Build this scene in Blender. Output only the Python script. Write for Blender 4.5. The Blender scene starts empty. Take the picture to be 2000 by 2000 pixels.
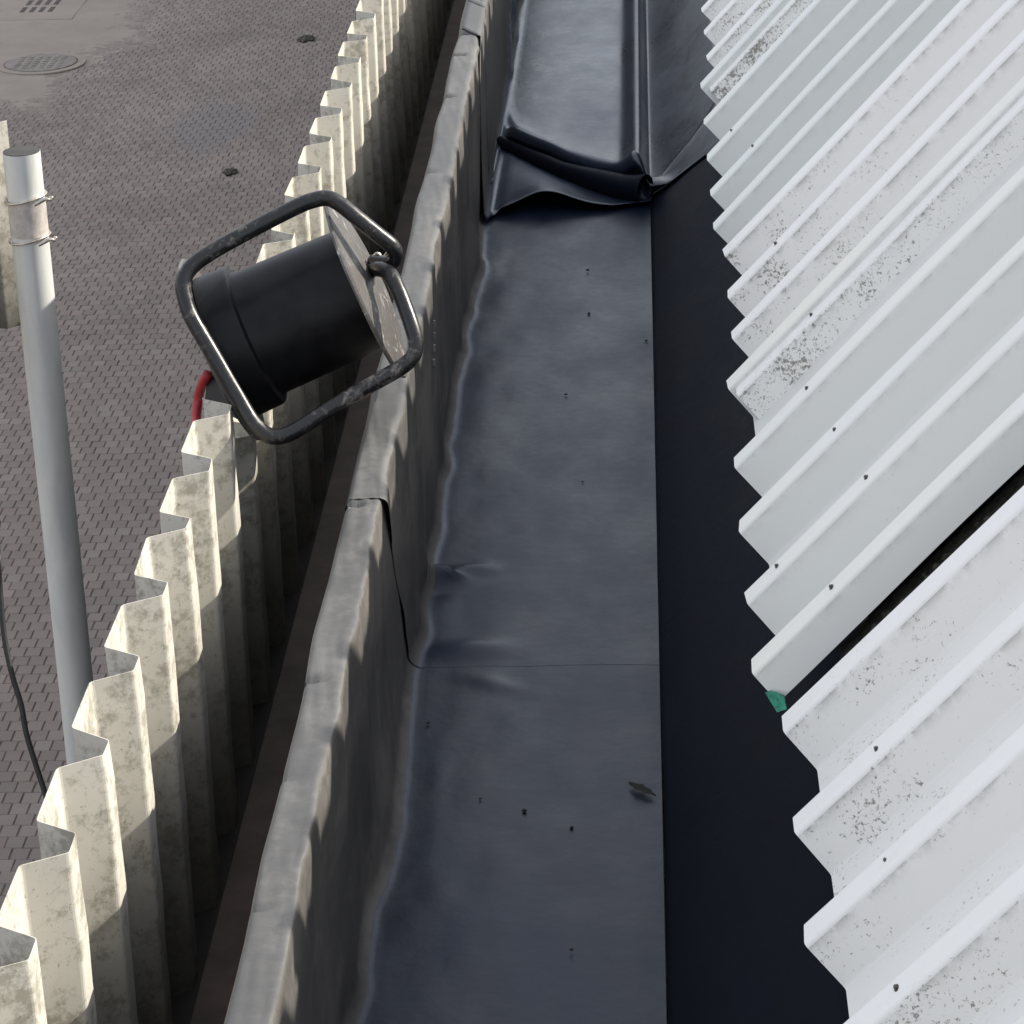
import bpy, bmesh, math, random
import numpy as np
from mathutils import Vector, Matrix

# ------------------------------------------------------------------ camera
S = bpy.context.scene
CH = 8.0                                   # camera height above the yard
F = 5500.0                                 # focal length in pixels of the 2000 px picture
vy = np.array([235., 2350., -F]); vy /= np.linalg.norm(vy)
vz = -np.array([440., -(F*F+235.*440.)/2350., -F]); vz /= np.linalg.norm(vz)
vx = np.cross(vy, vz)
RW = np.stack([vx, vy, vz])                # camera -> world
cam = bpy.data.cameras.new('camera'); camo = bpy.data.objects.new('camera', cam)
S.collection.objects.link(camo)
M = Matrix.Identity(4)
for i in range(3):
    for j in range(3): M[i][j] = RW[i][j]
M.translation = Vector((0, 0, CH)); camo.matrix_world = M
cam.sensor_width = 36; cam.lens = 36*F/2000.; cam.clip_start = 0.05; cam.clip_end = 3000
S.camera = camo

# ------------------------------------------------------------------ sky, sun, exposure
SUN_AZ = math.radians(20)                  # from +X towards +Y
SUN_EL = math.radians(33.3)
w = bpy.data.worlds.new('World'); S.world = w; w.use_nodes = True
nt = w.node_tree; bg = nt.nodes['Background']
sky = nt.nodes.new('ShaderNodeTexSky'); sky.sky_type = 'NISHITA'; sky.sun_disc = False
sky.sun_elevation = SUN_EL; sky.sun_rotation = math.pi/2 - SUN_AZ
sky.air_density = 1.0; sky.dust_density = 1.6; sky.ozone_density = 1.0
hs = nt.nodes.new('ShaderNodeHueSaturation'); hs.inputs['Saturation'].default_value = .62
sky_fill = nt.nodes.new('ShaderNodeMix'); sky_fill.data_type = 'RGBA'; sky_fill.inputs[0].default_value = .55   # even white added to the unseen sky to brighten upward faces
sky_fill.inputs[7].default_value = (5.2, 5.35, 5.75, 1)
nt.links.new(sky.outputs[0], hs.inputs['Color']); nt.links.new(hs.outputs[0], sky_fill.inputs[6])
nt.links.new(sky_fill.outputs[2], bg.inputs[0]); bg.inputs[1].default_value = 0.12
sl = bpy.data.lights.new('sun', 'SUN'); sl.energy = 4.2; sl.angle = math.radians(0.6); sl.color = (1, .935, .82)
so = bpy.data.objects.new('sun', sl); S.collection.objects.link(so)
sd = Vector((math.cos(SUN_EL)*math.cos(SUN_AZ), math.cos(SUN_EL)*math.sin(SUN_AZ), math.sin(SUN_EL)))
so.rotation_euler = sd.to_track_quat('Z', 'Y').to_euler()
S.view_settings.view_transform = 'Standard'; S.view_settings.look = 'None'
S.view_settings.gamma = 1; S.view_settings.use_curve_mapping = False
S.view_settings.exposure = 0.86

rnd = random.Random(7)
C = S.collection
def wp(x, y, h): return (x, y, CH-h)       # h = metres below the camera

# ------------------------------------------------------------------ helpers
def mesh(name, V, Fc, mat, parent=None, smooth=False):
    me = bpy.data.meshes.new(name)
    me.from_pydata([tuple(v) for v in V], [], [tuple(f) for f in Fc]); me.update()
    if smooth: me.polygons.foreach_set('use_smooth', [True]*len(me.polygons))
    if mat: me.materials.append(mat)
    o = bpy.data.objects.new(name, me); C.objects.link(o)
    if parent: o.parent = parent
    return o
def tag(o, label=None, cat=None, group=None, kind=None):
    if label: o['label'] = label
    if cat: o['category'] = cat
    if group: o['group'] = group
    if kind: o['kind'] = kind
    return o
def empty(name, loc=(0, 0, 0)):
    o = bpy.data.objects.new(name, None); o.location = loc; o.empty_display_size = .1
    C.objects.link(o); return o
def attach(child, parent):
    child.parent = parent; child.matrix_parent_inverse = Matrix.Translation(-parent.location)
def grid(name, P, mat, parent=None, smooth=True, thick=0, flip=False):
    P = np.asarray(P); n, m = P.shape[:2]
    idx = np.arange(n*m).reshape(n, m)
    a, b, c, d = idx[:-1, :-1].ravel(), idx[1:, :-1].ravel(), idx[1:, 1:].ravel(), idx[:-1, 1:].ravel()
    Fc = np.stack([a, b, c, d], 1) if not flip else np.stack([d, c, b, a], 1)
    o = mesh(name, P.reshape(-1, 3).tolist(), Fc.tolist(), mat, parent, smooth)
    if thick:
        s = o.modifiers.new('s', 'SOLIDIFY'); s.thickness = thick; s.offset = -1
    return o
def tube(name, pts, r, mat, parent=None, seg=12, sub=6, closed=False, caps=True):
    # smooth Catmull-Rom tube
    P = [Vector(p) for p in pts]; Q = []
    n = len(P)
    for i in range(n-1):
        p0 = P[max(i-1, 0)]; p1 = P[i]; p2 = P[i+1]; p3 = P[min(i+2, n-1)]
        for k in range(sub):
            t = k/sub
            Q.append(.5*((2*p1)+(p2-p0)*t+(2*p0-5*p1+4*p2-p3)*t*t+(3*p1-p0-3*p2+p3)*t**3))
    Q.append(P[-1])
    V = []; Fc = []; up = None
    for i, q in enumerate(Q):
        t = (Q[min(i+1, len(Q)-1)]-Q[max(i-1, 0)]).normalized()
        if up is None: up = t.orthogonal().normalized()
        up = (up - t*up.dot(t)).normalized(); s = t.cross(up)
        rr = r(i/(len(Q)-1)) if callable(r) else r
        for k in range(seg):
            a = 2*math.pi*k/seg; V.append(q+(up*math.cos(a)+s*math.sin(a))*rr)
    for i in range(len(Q)-1):
        for k in range(seg):
            Fc.append((i*seg+k, i*seg+(k+1) % seg, (i+1)*seg+(k+1) % seg, (i+1)*seg+k))
    if caps:
        Fc.append(tuple(range(seg))[::-1]); b = (len(Q)-1)*seg; Fc.append(tuple(b+k for k in range(seg)))
    return mesh(name, V, Fc, mat, parent, True)
def box(name, lo, hi, mat, parent=None, bev=0):
    bm = bmesh.new(); bmesh.ops.create_cube(bm, size=1)
    for v in bm.verts:
        for k in range(3): v.co[k] = lo[k]+(v.co[k]+.5)*(hi[k]-lo[k])
    if bev: bmesh.ops.bevel(bm, geom=bm.edges[:], offset=bev, segments=2, affect='EDGES', profile=.6)
    me = bpy.data.meshes.new(name); bm.to_mesh(me); bm.free(); me.materials.append(mat)
    o = bpy.data.objects.new(name, me); C.objects.link(o)
    if parent: o.parent = parent
    return o
def vnoise(seed, n):
    r = np.random.RandomState(seed); return r.uniform(-1, 1, n)
def snoise(x, scale, seed):                # smooth 1-D value noise
    r = np.random.RandomState(seed); T = r.uniform(-1, 1, 4096)
    x = np.asarray(x, float)*scale+1000; i = np.floor(x).astype(int); t = x-i; t = t*t*(3-2*t)
    return T[i % 4096]*(1-t)+T[(i+1) % 4096]*t
def snoise2(x, y, scale, seed):
    r = np.random.RandomState(seed); T = r.uniform(-1, 1, (256, 256))
    x = np.asarray(x, float)*scale+500; y = np.asarray(y, float)*scale+500
    i = np.floor(x).astype(int); j = np.floor(y).astype(int); s = x-i; t = y-j
    s = s*s*(3-2*s); t = t*t*(3-2*t); g = lambda a, b: T[a % 256, b % 256]
    return (g(i, j)*(1-s)+g(i+1, j)*s)*(1-t)+(g(i, j+1)*(1-s)+g(i+1, j+1)*s)*t
def sstep(a, b, x):
    t = np.clip((np.asarray(x, float)-a)/(b-a), 0, 1); return t*t*(3-2*t)

# ------------------------------------------------------------------ materials
class Mt:
    def __init__(s, name, rough=.6, spec=.5, metal=0):
        s.m = bpy.data.materials.new(name); s.m.use_nodes = True; s.n = s.m.node_tree.nodes; s.l = s.m.node_tree.links
        s.b = s.n['Principled BSDF']; s.b.inputs['Roughness'].default_value = rough
        s.b.inputs['Specular IOR Level'].default_value = spec; s.b.inputs['Metallic'].default_value = metal
        s.tc = s.n.new('ShaderNodeTexCoord').outputs['Object']; s.bumps = None
    def noise(s, scale, detail=4, rough=.55, stretch=None, dist=0, off=0):
        n = s.n.new('ShaderNodeTexNoise'); n.inputs['Scale'].default_value = scale
        n.inputs['Detail'].default_value = detail; n.inputs['Roughness'].default_value = rough
        n.inputs['Distortion'].default_value = dist
        mp = s.n.new('ShaderNodeMapping'); s.l.new(s.tc, mp.inputs[0])
        mp.inputs['Location'].default_value = (off, off*1.7, off*.6)
        if stretch:
            mp.inputs['Scale'].default_value = stretch
        s.l.new(mp.outputs[0], n.inputs['Vector']); return n.outputs['Fac']
    def ramp(s, fac, stops, interp='LINEAR'):
        r = s.n.new('ShaderNodeValToRGB'); s.l.new(fac, r.inputs[0]); e = r.color_ramp.elements
        r.color_ramp.interpolation = interp
        while len(e) < len(stops): e.new(.5)
        for i, (p, c) in enumerate(stops):
            e[i].position = p; c = (c, c, c) if not hasattr(c, '__len__') else c; e[i].color = (*c, 1)
        return r.outputs[0]
    def mix(s, fac, a, b, mode='MIX'):
        m = s.n.new('ShaderNodeMix'); m.data_type = 'RGBA'; m.blend_type = mode
        for k, v in ((0, fac), (6, a), (7, b)):
            if hasattr(v, 'is_linked') or isinstance(v, bpy.types.NodeSocket): s.l.new(v, m.inputs[k])
            elif k == 0: m.inputs[0].default_value = v
            else: m.inputs[k].default_value = (*v, 1)
        return m.outputs[2]
    def math(s, op, a, b):
        m = s.n.new('ShaderNodeMath'); m.operation = op
        for k, v in enumerate((a, b)):
            if isinstance(v, bpy.types.NodeSocket): s.l.new(v, m.inputs[k])
            else: m.inputs[k].default_value = v
        return m.outputs[0]
    def color(s, c):
        if isinstance(c, bpy.types.NodeSocket): s.l.new(c, s.b.inputs['Base Color'])
        else: s.b.inputs['Base Color'].default_value = (*c, 1)
        return s
    def rough(s, c): s.l.new(c, s.b.inputs['Roughness']); return s
    def bump(s, h, strength=.3, dist=.002):
        b = s.n.new('ShaderNodeBump'); b.inputs['Strength'].default_value = strength; b.inputs['Distance'].default_value = dist
        s.l.new(h, b.inputs['Height'])
        if s.bumps: s.l.new(s.bumps, b.inputs['Normal'])
        s.bumps = b.outputs[0]; s.l.new(s.bumps, s.b.inputs['Normal']); return s

SMEAR = (.327, 3.037, CH-1.130)
def sheet_mat(name, base, tint, dirt, seed, face_shade_c=(.85, .83, .79), rough=.42):
    m = Mt(name, rough, .4)
    a = m.n.new('ShaderNodeAttribute'); a.attribute_name = 'prof'
    sp_ = m.n.new('ShaderNodeSeparateColor'); m.l.new(a.outputs['Color'], sp_.inputs[0])
    crest, along, edge = sp_.outputs[0], sp_.outputs[1], sp_.outputs[2]
    big = m.noise(3.2, 3, .5, off=seed)
    face = m.ramp(big, [(.35, face_shade_c), (.65, tuple(x*.985 for x in face_shade_c))])
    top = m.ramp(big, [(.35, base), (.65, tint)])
    c = m.mix(crest, face, top)  # crests lighter, faces darker: sky shading painted into the sheet colour
    # thin dirt line where the face meets the crest
    ed = m.math('MULTIPLY', m.math('POWER', edge, 9.0), m.ramp(m.noise(40, 5, .7, off=seed+2), [(.42, 0.), (.58, 1.)]))
    c = m.mix(m.math('MULTIPLY', ed, .25+.45*min(1, dirt)), c, (.30, .29, .26))
    if dirt > 0:
        near = m.ramp(along, [(0., 1.), (.22, .55), (.55, .12), (1., .05)])
        spk = m.noise(210, 5, .75, dist=.3, off=seed+3)
        strk = m.noise(120, 6, .75, dist=2.2, off=seed+13)
        zone = m.noise(11, 4, .65, off=seed+9)
        hv = m.n.new('ShaderNodeAttribute'); hv.attribute_name = 'heavy'
        zz = m.math('MULTIPLY', m.ramp(zone, [(.38, 0.), (.62, 1.)]), near)
        zz = m.math('ADD', zz, m.math('MULTIPLY', hv.outputs['Fac'], m.math('MULTIPLY', m.ramp(along, [(0., 1.), (.25, .7), (.6, .15)]), .44)))
        thr = m.math('ADD', spk, m.math('MULTIPLY', zz, .21*dirt))
        msk = m.math('MULTIPLY', m.ramp(thr, [(.68, 0.), (.74, .85)]), m.math('SUBTRACT', 1.0, m.math('MULTIPLY', crest, .85)))
        c = m.mix(msk, c, (.15, .14, .12))
        thr2 = m.math('ADD', strk, m.math('MULTIPLY', zz, .13*dirt))
        msk2 = m.math('MULTIPLY', m.ramp(thr2, [(.70, 0.), (.75, .6)]), m.math('SUBTRACT', 1.0, m.math('MULTIPLY', crest, .9)))
        c = m.mix(msk2, c, (.22, .20, .16))
        c = m.mix(m.math('MULTIPLY', zz, .05*dirt), c, (.62, .56, .46))
    if seed == 33:
        vd = m.n.new('ShaderNodeVectorMath'); vd.operation = 'DISTANCE'; m.l.new(m.tc, vd.inputs[0]); vd.inputs[1].default_value = SMEAR
        dd = m.math('ADD', vd.outputs['Value'], m.math('MULTIPLY', m.noise(38, 5, .7, dist=1.5, off=5, stretch=(1, .5, 1)), .075))
        c = m.mix(m.ramp(dd, [(.048, .55), (.066, 0.)]), c, (.36, .30, .26))
    fine = m.noise(260, 3, .6, off=seed)
    m.color(c); m.bump(fine, .10, .0005); m.bump(m.noise(9, 2, .4, off=seed), .08, .002)
    return m.m
WHITE = (.80, .80, .80)
M_white = [sheet_mat('white_painted_sheet_%s' % k, (.92, .905, .87), (.91, .89, .855), d, s) for k, d, s in
           (('specked', 1.0, 1), ('clean', .35, 21), ('dusty', .8, 43))]
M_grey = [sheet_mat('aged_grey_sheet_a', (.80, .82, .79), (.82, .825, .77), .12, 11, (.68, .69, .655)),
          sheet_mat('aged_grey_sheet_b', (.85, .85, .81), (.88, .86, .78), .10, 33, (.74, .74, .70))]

def wall_mat(seed):
    m = Mt('cream_corrugated_metal', .55, .35)
    c = m.ramp(m.noise(6, 4, .6, off=seed), [(.35, (.60, .575, .51)), (.7, (.52, .495, .435))])
    blot = m.noise(60, 8, .76, dist=.15, off=seed+2); zone = m.noise(9, 3, .6, off=seed+4)
    comb = m.math('ADD', m.math('MULTIPLY', blot, .6), m.math('MULTIPLY', zone, .4))
    c = m.mix(m.ramp(comb, [(.49, 0.), (.58, .75)]), c, (.25, .235, .185))
    spk = m.noise(150, 4, .7, off=seed+6)
    c = m.mix(m.ramp(spk, [(.62, 0.), (.69, .7)]), c, (.16, .13, .10))
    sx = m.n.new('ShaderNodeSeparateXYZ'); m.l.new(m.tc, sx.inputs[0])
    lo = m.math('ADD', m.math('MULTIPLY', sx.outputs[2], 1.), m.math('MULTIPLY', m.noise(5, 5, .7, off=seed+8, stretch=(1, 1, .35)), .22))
    c = m.mix(m.ramp(m.math('SUBTRACT', lo, CH-1.83), [(.20, .88), (.52, 0.)]), c, (.055, .052, .040))  # shade of the slot painted into the lower wall, ragged by noise
    m.color(c); m.bump(blot, .2, .001); return m.m
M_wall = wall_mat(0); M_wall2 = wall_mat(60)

def rubber(name, base, dust, dustamt, rough=.42, seed=0, spec=.5):
    m = Mt(name, rough, spec)
    cl = m.noise(7, 5, .6, off=seed, stretch=(1, .5, 1)); fine = m.noise(60, 5, .7, off=seed+3)
    comb = m.math('ADD', m.math('MULTIPLY', cl, .7), m.math('MULTIPLY', fine, .3))
    m.color(m.mix(m.ramp(comb, [(.36, dustamt*.12), (.50, dustamt*.6), (.62, dustamt*1.5)]), base, dust))
    m.rough(m.ramp(comb, [(.35, rough-.06), (.7, rough+.14)]))
    m.bump(m.noise(22, 4, .55, off=seed), .22, .004); m.bump(m.noise(400, 2, .5), .08, .0004)
    return m.m
M_rub = rubber('dusty_black_rubber', (.003, .007, .018), (.018, .029, .055), .5, .36, 0, .40)
M_rub_cap = rubber('weathered_grey_rubber', (.055, .055, .056), (.12, .118, .114), .8, .5, 5)
M_rub_face = rubber('dusty_grey_rubber_face', (.050, .048, .046), (.125, .118, .108), .8, .6, 31, .3)
M_rub_shade = rubber('shade_black_rubber', (.003, .005, .011), (.007, .011, .022), .4, .55, 9, .12)  # darker copy of the rubber with shade put into its colour
M_rub_new = rubber('smooth_black_rubber', (.006, .012, .026), (.030, .045, .078), .5, .30, 17, .9)

def simple(name, c, rough=.6, metal=0, var=.25, scale=20, bump=.2, spec=.5):
    m = Mt(name, rough, spec, metal)
    d = tuple(x*(1-var) for x in c); e = tuple(min(1, x*(1+var)) for x in c)
    n = m.noise(scale, 6, .65); m.color(m.ramp(n, [(.35, d), (.65, e)])); m.bump(n, bump, .002); return m.m
M_ledge = simple('brown_painted_board', (.085, .058, .048), .7, 0, .3, 14, .2)
M_concrete = simple('rough_concrete', (.26, .25, .235), .9, 0, .25, 8, .5)
M_render = simple('grey_wall_render', (.30, .29, .27), .9, 0, .15, 4, .4)
M_slot_shade = simple('shade_dark_render', (.018, .016, .014), .9, 0, .3, 6, .4)  # near-black colour painted in place of the slot's shade
M_dark = simple('dark_debris', (.075, .068, .058), .95, 0, .6, 90, .9)
M_wire = simple('bright_twisted_wire', (.55, .50, .44), .35, .8, .3, 60, .1)
M_blackcable = simple('black_cable_sheath', (.012, .012, .012), .5, 0, .2, 30, .1)
M_post = simple('dark_grey_flat_bar', (.018, .02, .022), .6, 0, .3, 14, .1)
M_capdark = simple('dark_pole_cap', (.045, .042, .04), .7, 0, .3, 30, .2)
M_sleeve = simple('rust_tinted_sleeve', (.56, .52, .48), .5, .2, .25, 25, .2)
M_red = simple('red_cable_sheath', (.42, .035, .045), .45, 0, .2, 40, .1)
M_green = simple('green_tape', (.02, .24, .15), .5, 0, .5, 120, .3)
M_leaf = simple('dead_leaf', (.012, .011, .010), .8, 0, .4, 60, .2)
M_screw = simple('rusted_screw_head', (.10, .085, .075), .5, .5, .5, 200, .3)
M_iron_dark = simple('dark_grate_slot', (.09, .075, .066), .9, 0, .3, 20, .2)
M_iron = simple('cast_iron_cover', (.245, .208, .18), .65, .2, .25, 12, .4)
M_plastic = Mt('black_drum_plastic', .40, .22)
pn = M_plastic.noise(26, 5, .6); M_plastic.color(M_plastic.ramp(pn, [(.35, (.004, .004, .005)), (.7, (.012, .012, .013))]))
M_plastic.bump(pn, .15, .001); M_plastic = M_plastic.m
t = Mt('worn_black_tube_enamel', .33, .5)
tn = t.noise(70, 7, .75, dist=.6); tz = t.noise(11, 3, .6, off=4)
tm = t.ramp(t.math('ADD', t.math('MULTIPLY', tn, .6), t.math('MULTIPLY', tz, .4)), [(.54, 0.), (.62, 1.)])
t.color(t.mix(tm, (.010, .010, .011), (.13, .12, .11))); t.bump(tn, .25, .001)
t.rough(t.ramp(tn, [(.4, .25), (.7, .5)])); M_tube = t.m
t = Mt('crumpled_steel_foil', .38, .5, .35)
fn = t.noise(26, 5, .6, dist=1.5, stretch=(1, 1, 1)); t.color(t.ramp(fn, [(.35, (.095, .088, .082)), (.60, (.165, .155, .147)), (.70, (.6, .59, .57))]))
t.bump(fn, .35, .006); t.rough(t.ramp(fn, [(.3, .5), (.7, .22)])); M_foil = t.m
t = Mt('galvanised_steel', .45, .5, .25)
gn = t.noise(18, 5, .6, stretch=(1, 1, .3)); t.color(t.ramp(gn, [(.3, (.64, .655, .64)), (.5, (.72, .725, .70)), (.72, (.58, .60, .59))]))
t.bump(t.noise(90, 4, .6), .15, .001); M_galv = t.m

# paving
t = Mt('worn_grey_pavers', .85, .25)
pa = t.noise(.55, 5, .6); pb = t.noise(40, 4, .6)
att = t.n.new('ShaderNodeAttribute'); att.attribute_name = 'tone'
base = t.ramp(pa, [(.3, (.255, .208, .178)), (.5, (.30, .247, .212)), (.72, (.345, .287, .246))])
base = t.mix(.5, base, att.outputs['Color'], 'MULTIPLY')
vm = t.n.new('ShaderNodeVectorMath'); vm.operation = 'DISTANCE'
geo = t.n.new('ShaderNodeNewGeometry'); mp_ = t.n.new('ShaderNodeMapping'); t.l.new(geo.outputs['Position'], mp_.inputs[0]); mp_.inputs['Scale'].default_value = (1, .42, 0)
t.l.new(mp_.outputs[0], vm.inputs[0]); vm.inputs[1].default_value = (-4.67, 29.6*.42, 0)
sd0 = t.math('ADD', vm.outputs['Value'], t.math('MULTIPLY', t.noise(1.6, 4, .6, off=2), .9))
base = t.mix(t.ramp(sd0, [(.75, .8), (1.05, 0.)]), base, (.25, .225, .215))
t.color(t.mix(t.ramp(pb, [(.35, .25), (.7, 0.)]), base, (.22, .198, .19)))
t.bump(pb, .3, .003); M_paver = t.m
M_joint = simple('sandy_joint_dirt', (.15, .125, .108), .95, 0, .3, 3, .4)
t = Mt('dusty_concrete_apron', .9, .2)
an = t.noise(1.3, 6, .65); t.color(t.ramp(an, [(.3, (.31, .262, .22)), (.7, (.385, .33, .28))])); t.bump(t.noise(14, 5, .7), .5, .01); M_apron = t.m
M_stain = simple('dark_oil_dirt', (.24, .222, .215), .8, 0, .15, 5, .2)

# ------------------------------------------------------------------ ground and paved yard
g = mesh('ground', [(-600, -600, -.03), (600, -600, -.03), (600, 900, -.03), (-600, 900, -.03)], [(0, 1, 2, 3)], M_joint)
tag(g, kind='structure')
def ray(px, py):
    d = np.array([px-1000, -(py-1000), -F])/F; return RW @ d
def onh(px, py, h):
    d = ray(px, py); k = -h/d[2]; return d*k
PW, PL = .108, .132
pav = mesh('paving', [(-16, 10, -.0065), (-1.2, 10, -.0065), (-1.2, 44, -.0065), (-16, 44, -.0065)], [(0, 1, 2, 3)], M_joint)
tag(pav, kind='structure')
def paver_geo(w_, l_, dz=0, tx=0, ty=0):
    a = w_/2-.0030; b = l_/2-.0010; ch = .004; z1 = .0+dz; z0 = z1-.006
    V = [(-a, -b, -.03), (a, -b, -.03), (a, b, -.03), (-a, b, -.03), (-a, -b, z0), (a, -b, z0), (a, b, z0), (-a, b, z0),
         (-a+ch, -b+ch, z1), (a-ch, -b+ch, z1), (a-ch, b-ch, z1), (-a+ch, b-ch, z1)]
    Fc = [(0, 1, 5, 4), (1, 2, 6, 5), (2, 3, 7, 6), (3, 0, 4, 7), (4, 5, 9, 8), (5, 6, 10, 9), (6, 7, 11, 10), (7, 4, 8, 11), (8, 9, 10, 11)]
    V = np.array(V, float); top = V[:, 2] > -.02
    V[top, 2] += V[top, 0]*tx+V[top, 1]*ty
    return V, Fc
def paver_tone(me, cols):
    ca = me.color_attributes.new('tone', 'FLOAT_COLOR', 'FACE' if False else 'CORNER')
    ca.data.foreach_set('color', np.asarray(cols, np.float32).ravel())
r_ = np.random.RandomState(3)
cells = []
ny = int((44-10)/PL)
for j in range(ny):
    y = 10+PL*(j+.5); off = (j % 2)*PW/2+r_.uniform(-.012, .012)
    # visible lateral band with a margin
    xl = min(-.245*y-2.0, -3.0); xr = -.02*y-1.25 if y < 20 else -.02*y-1.2
    xl = max(xl, -15.5)
    i0 = math.ceil((xl-off)/PW); i1 = math.floor((xr-off)/PW)
    for i in range(i0, i1): cells.append((i*PW+off, y))
cells = np.array(cells)
def camdist_vis(x, y):
    c = RW.T @ np.array([x, y, -CH]); u = 1000+F*c[0]/-c[2]; v = 1000-F*c[1]/-c[2]
    return u, v, -c[2]
vis = []
for k, (x, y) in enumerate(cells):
    u, v, d = camdist_vis(x, y)
    ok = (15 < u < 683-.388*v-25) and v < 1650 and v > 0 and not (0 < u-(5+.112*(v-290)) < 80 and v > 290)
    vis.append(d if ok else 1e9)
near = set(np.argsort(vis)[:300].tolist())
protos = []
for k in range(10):
    V, Fc = paver_geo(PW, PL, r_.uniform(-.002, .002), r_.uniform(-.03, .03), r_.uniform(-.03, .03))
    me = bpy.data.meshes.new('paver'); me.from_pydata(V.tolist(), [], Fc); me.materials.append(M_paver); me.update()
    tone = r_.uniform(.72, 1.15); red = r_.uniform(-.05, .05)
    paver_tone(me, [(tone+red, tone, tone-red*.5, 1)]*len(me.loops)); protos.append(me)
for k in near:
    o = bpy.data.objects.new('paver', protos[r_.randint(10)]); C.objects.link(o)
    o.location = (*cells[k], 0); o.parent = pav
rest = np.array([k for k in range(len(cells)) if k not in near])
base_v, base_f = paver_geo(PW, PL); base_f = np.array(base_f)
nR = len(rest)
VV = np.repeat(base_v[None], nR, 0); topm = base_v[:, 2] > -.02
tx = r_.uniform(-.03, .03, nR); ty = r_.uniform(-.03, .03, nR); dz = r_.uniform(-.002, .002, nR)
VV[:, topm, 2] += dz[:, None]+VV[:, topm, 0]*tx[:, None]+VV[:, topm, 1]*ty[:, None]
VV[:, :, 0] += cells[rest, 0][:, None]; VV[:, :, 1] += cells[rest, 1][:, None]
FF = base_f[None]+(np.arange(nR)*12)[:, None, None]
me = bpy.data.meshes.new('paver_field'); me.from_pydata(VV.reshape(-1, 3).tolist(), [], FF.reshape(-1, 4).tolist())
me.materials.append(M_paver)
tone = r_.uniform(.70, 1.2, nR); red = r_.uniform(-.04, .04, nR)
cc = np.stack([tone+red, tone, tone-red*.5, np.ones(nR)], 1); paver_tone(me, np.repeat(cc, 36, 0))
o = bpy.data.objects.new('paver_field', me); C.objects.link(o); o.parent = pav; o['kind'] = 'stuff'

# concrete apron round the manhole in the far corner of the yard
def blob(name, cx, cy, rx, ry, z, mat, seed, n=60, rough=.12, rot=0):
    V = []
    for k in range(n):
        a = 2*math.pi*k/n; rr = 1+rough*float(snoise(k*.35, 1, seed))
        x = rx*rr*math.cos(a); y = ry*rr*math.sin(a)
        V.append((cx+x*math.cos(rot)-y*math.sin(rot), cy+x*math.sin(rot)+y*math.cos(rot), z))
    return mesh(name, V, [tuple(range(n))], mat)
V = []; Fc = []; NA, NR = 120, 26
for i in range(NR+1):
    q = i/NR
    for k in range(NA):
        a = 2*math.pi*k/NA; rr = q*(1+.25*float(snoise(k*.2, 1, 4)))
        x = -8.1+1.9*rr*math.cos(a); y = 33.8+4.4*rr*math.sin(a)
        V.append((x, y, .016*(1-q**2.5)-.006+.006*float(snoise2(x, y, 3.5, 6))*q+.003*float(snoise2(x, y, 11, 7))*q))
for i in range(NR):
    for k in range(NA): Fc.append((i*NA+k, (i+1)*NA+k, (i+1)*NA+(k+1) % NA, i*NA+(k+1) % NA))
ap = mesh('concrete_apron', V, Fc, M_apron, None, True); tag(ap, kind='structure')
mx, my = onh(80, 126, CH)[:2]
mh = empty('manhole_cover', (mx, my, 0))
tag(mh, 'round dark iron manhole cover set in pale concrete near the far corner of the yard', 'manhole cover')
def ring(r0, r1, z0, z1, n=48):
    V = []; Fc = []
    for k in range(n):
        a = 2*math.pi*k/n; c, s = math.cos(a), math.sin(a)
        V += [(r0*c, r0*s, z0), (r0*c, r0*s, z1), (r1*c, r1*s, z1), (r1*c, r1*s, z0)]
    for k in range(n):
        b = 4*k; d = 4*((k+1) % n)
        for q in range(4): Fc.append((b+q, b+(q+1) % 4, d+(q+1) % 4, d+q))
    return V, Fc
V, Fc = ring(.44, .53, .004, .021); mesh('cover_frame', V, Fc, M_apron, mh)
bm = bmesh.new(); bmesh.ops.create_cone(bm, cap_ends=True, segments=48, radius1=.43, radius2=.42, depth=.02)
for v in bm.verts: v.co.z += .018
for k in range(6):
    for q in range(6):
        bmesh.ops.create_cube(bm, size=.05, matrix=Matrix.Translation((-.25+k*.1, -.25+q*.1, .026)) @ Matrix.Scale(.3, 4, (0, 0, 1)))
me = bpy.data.meshes.new('cover_lid'); bm.to_mesh(me); bm.free(); me.materials.append(M_iron)
o = bpy.data.objects.new('cover_lid', me); C.objects.link(o); o.parent = mh
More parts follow.
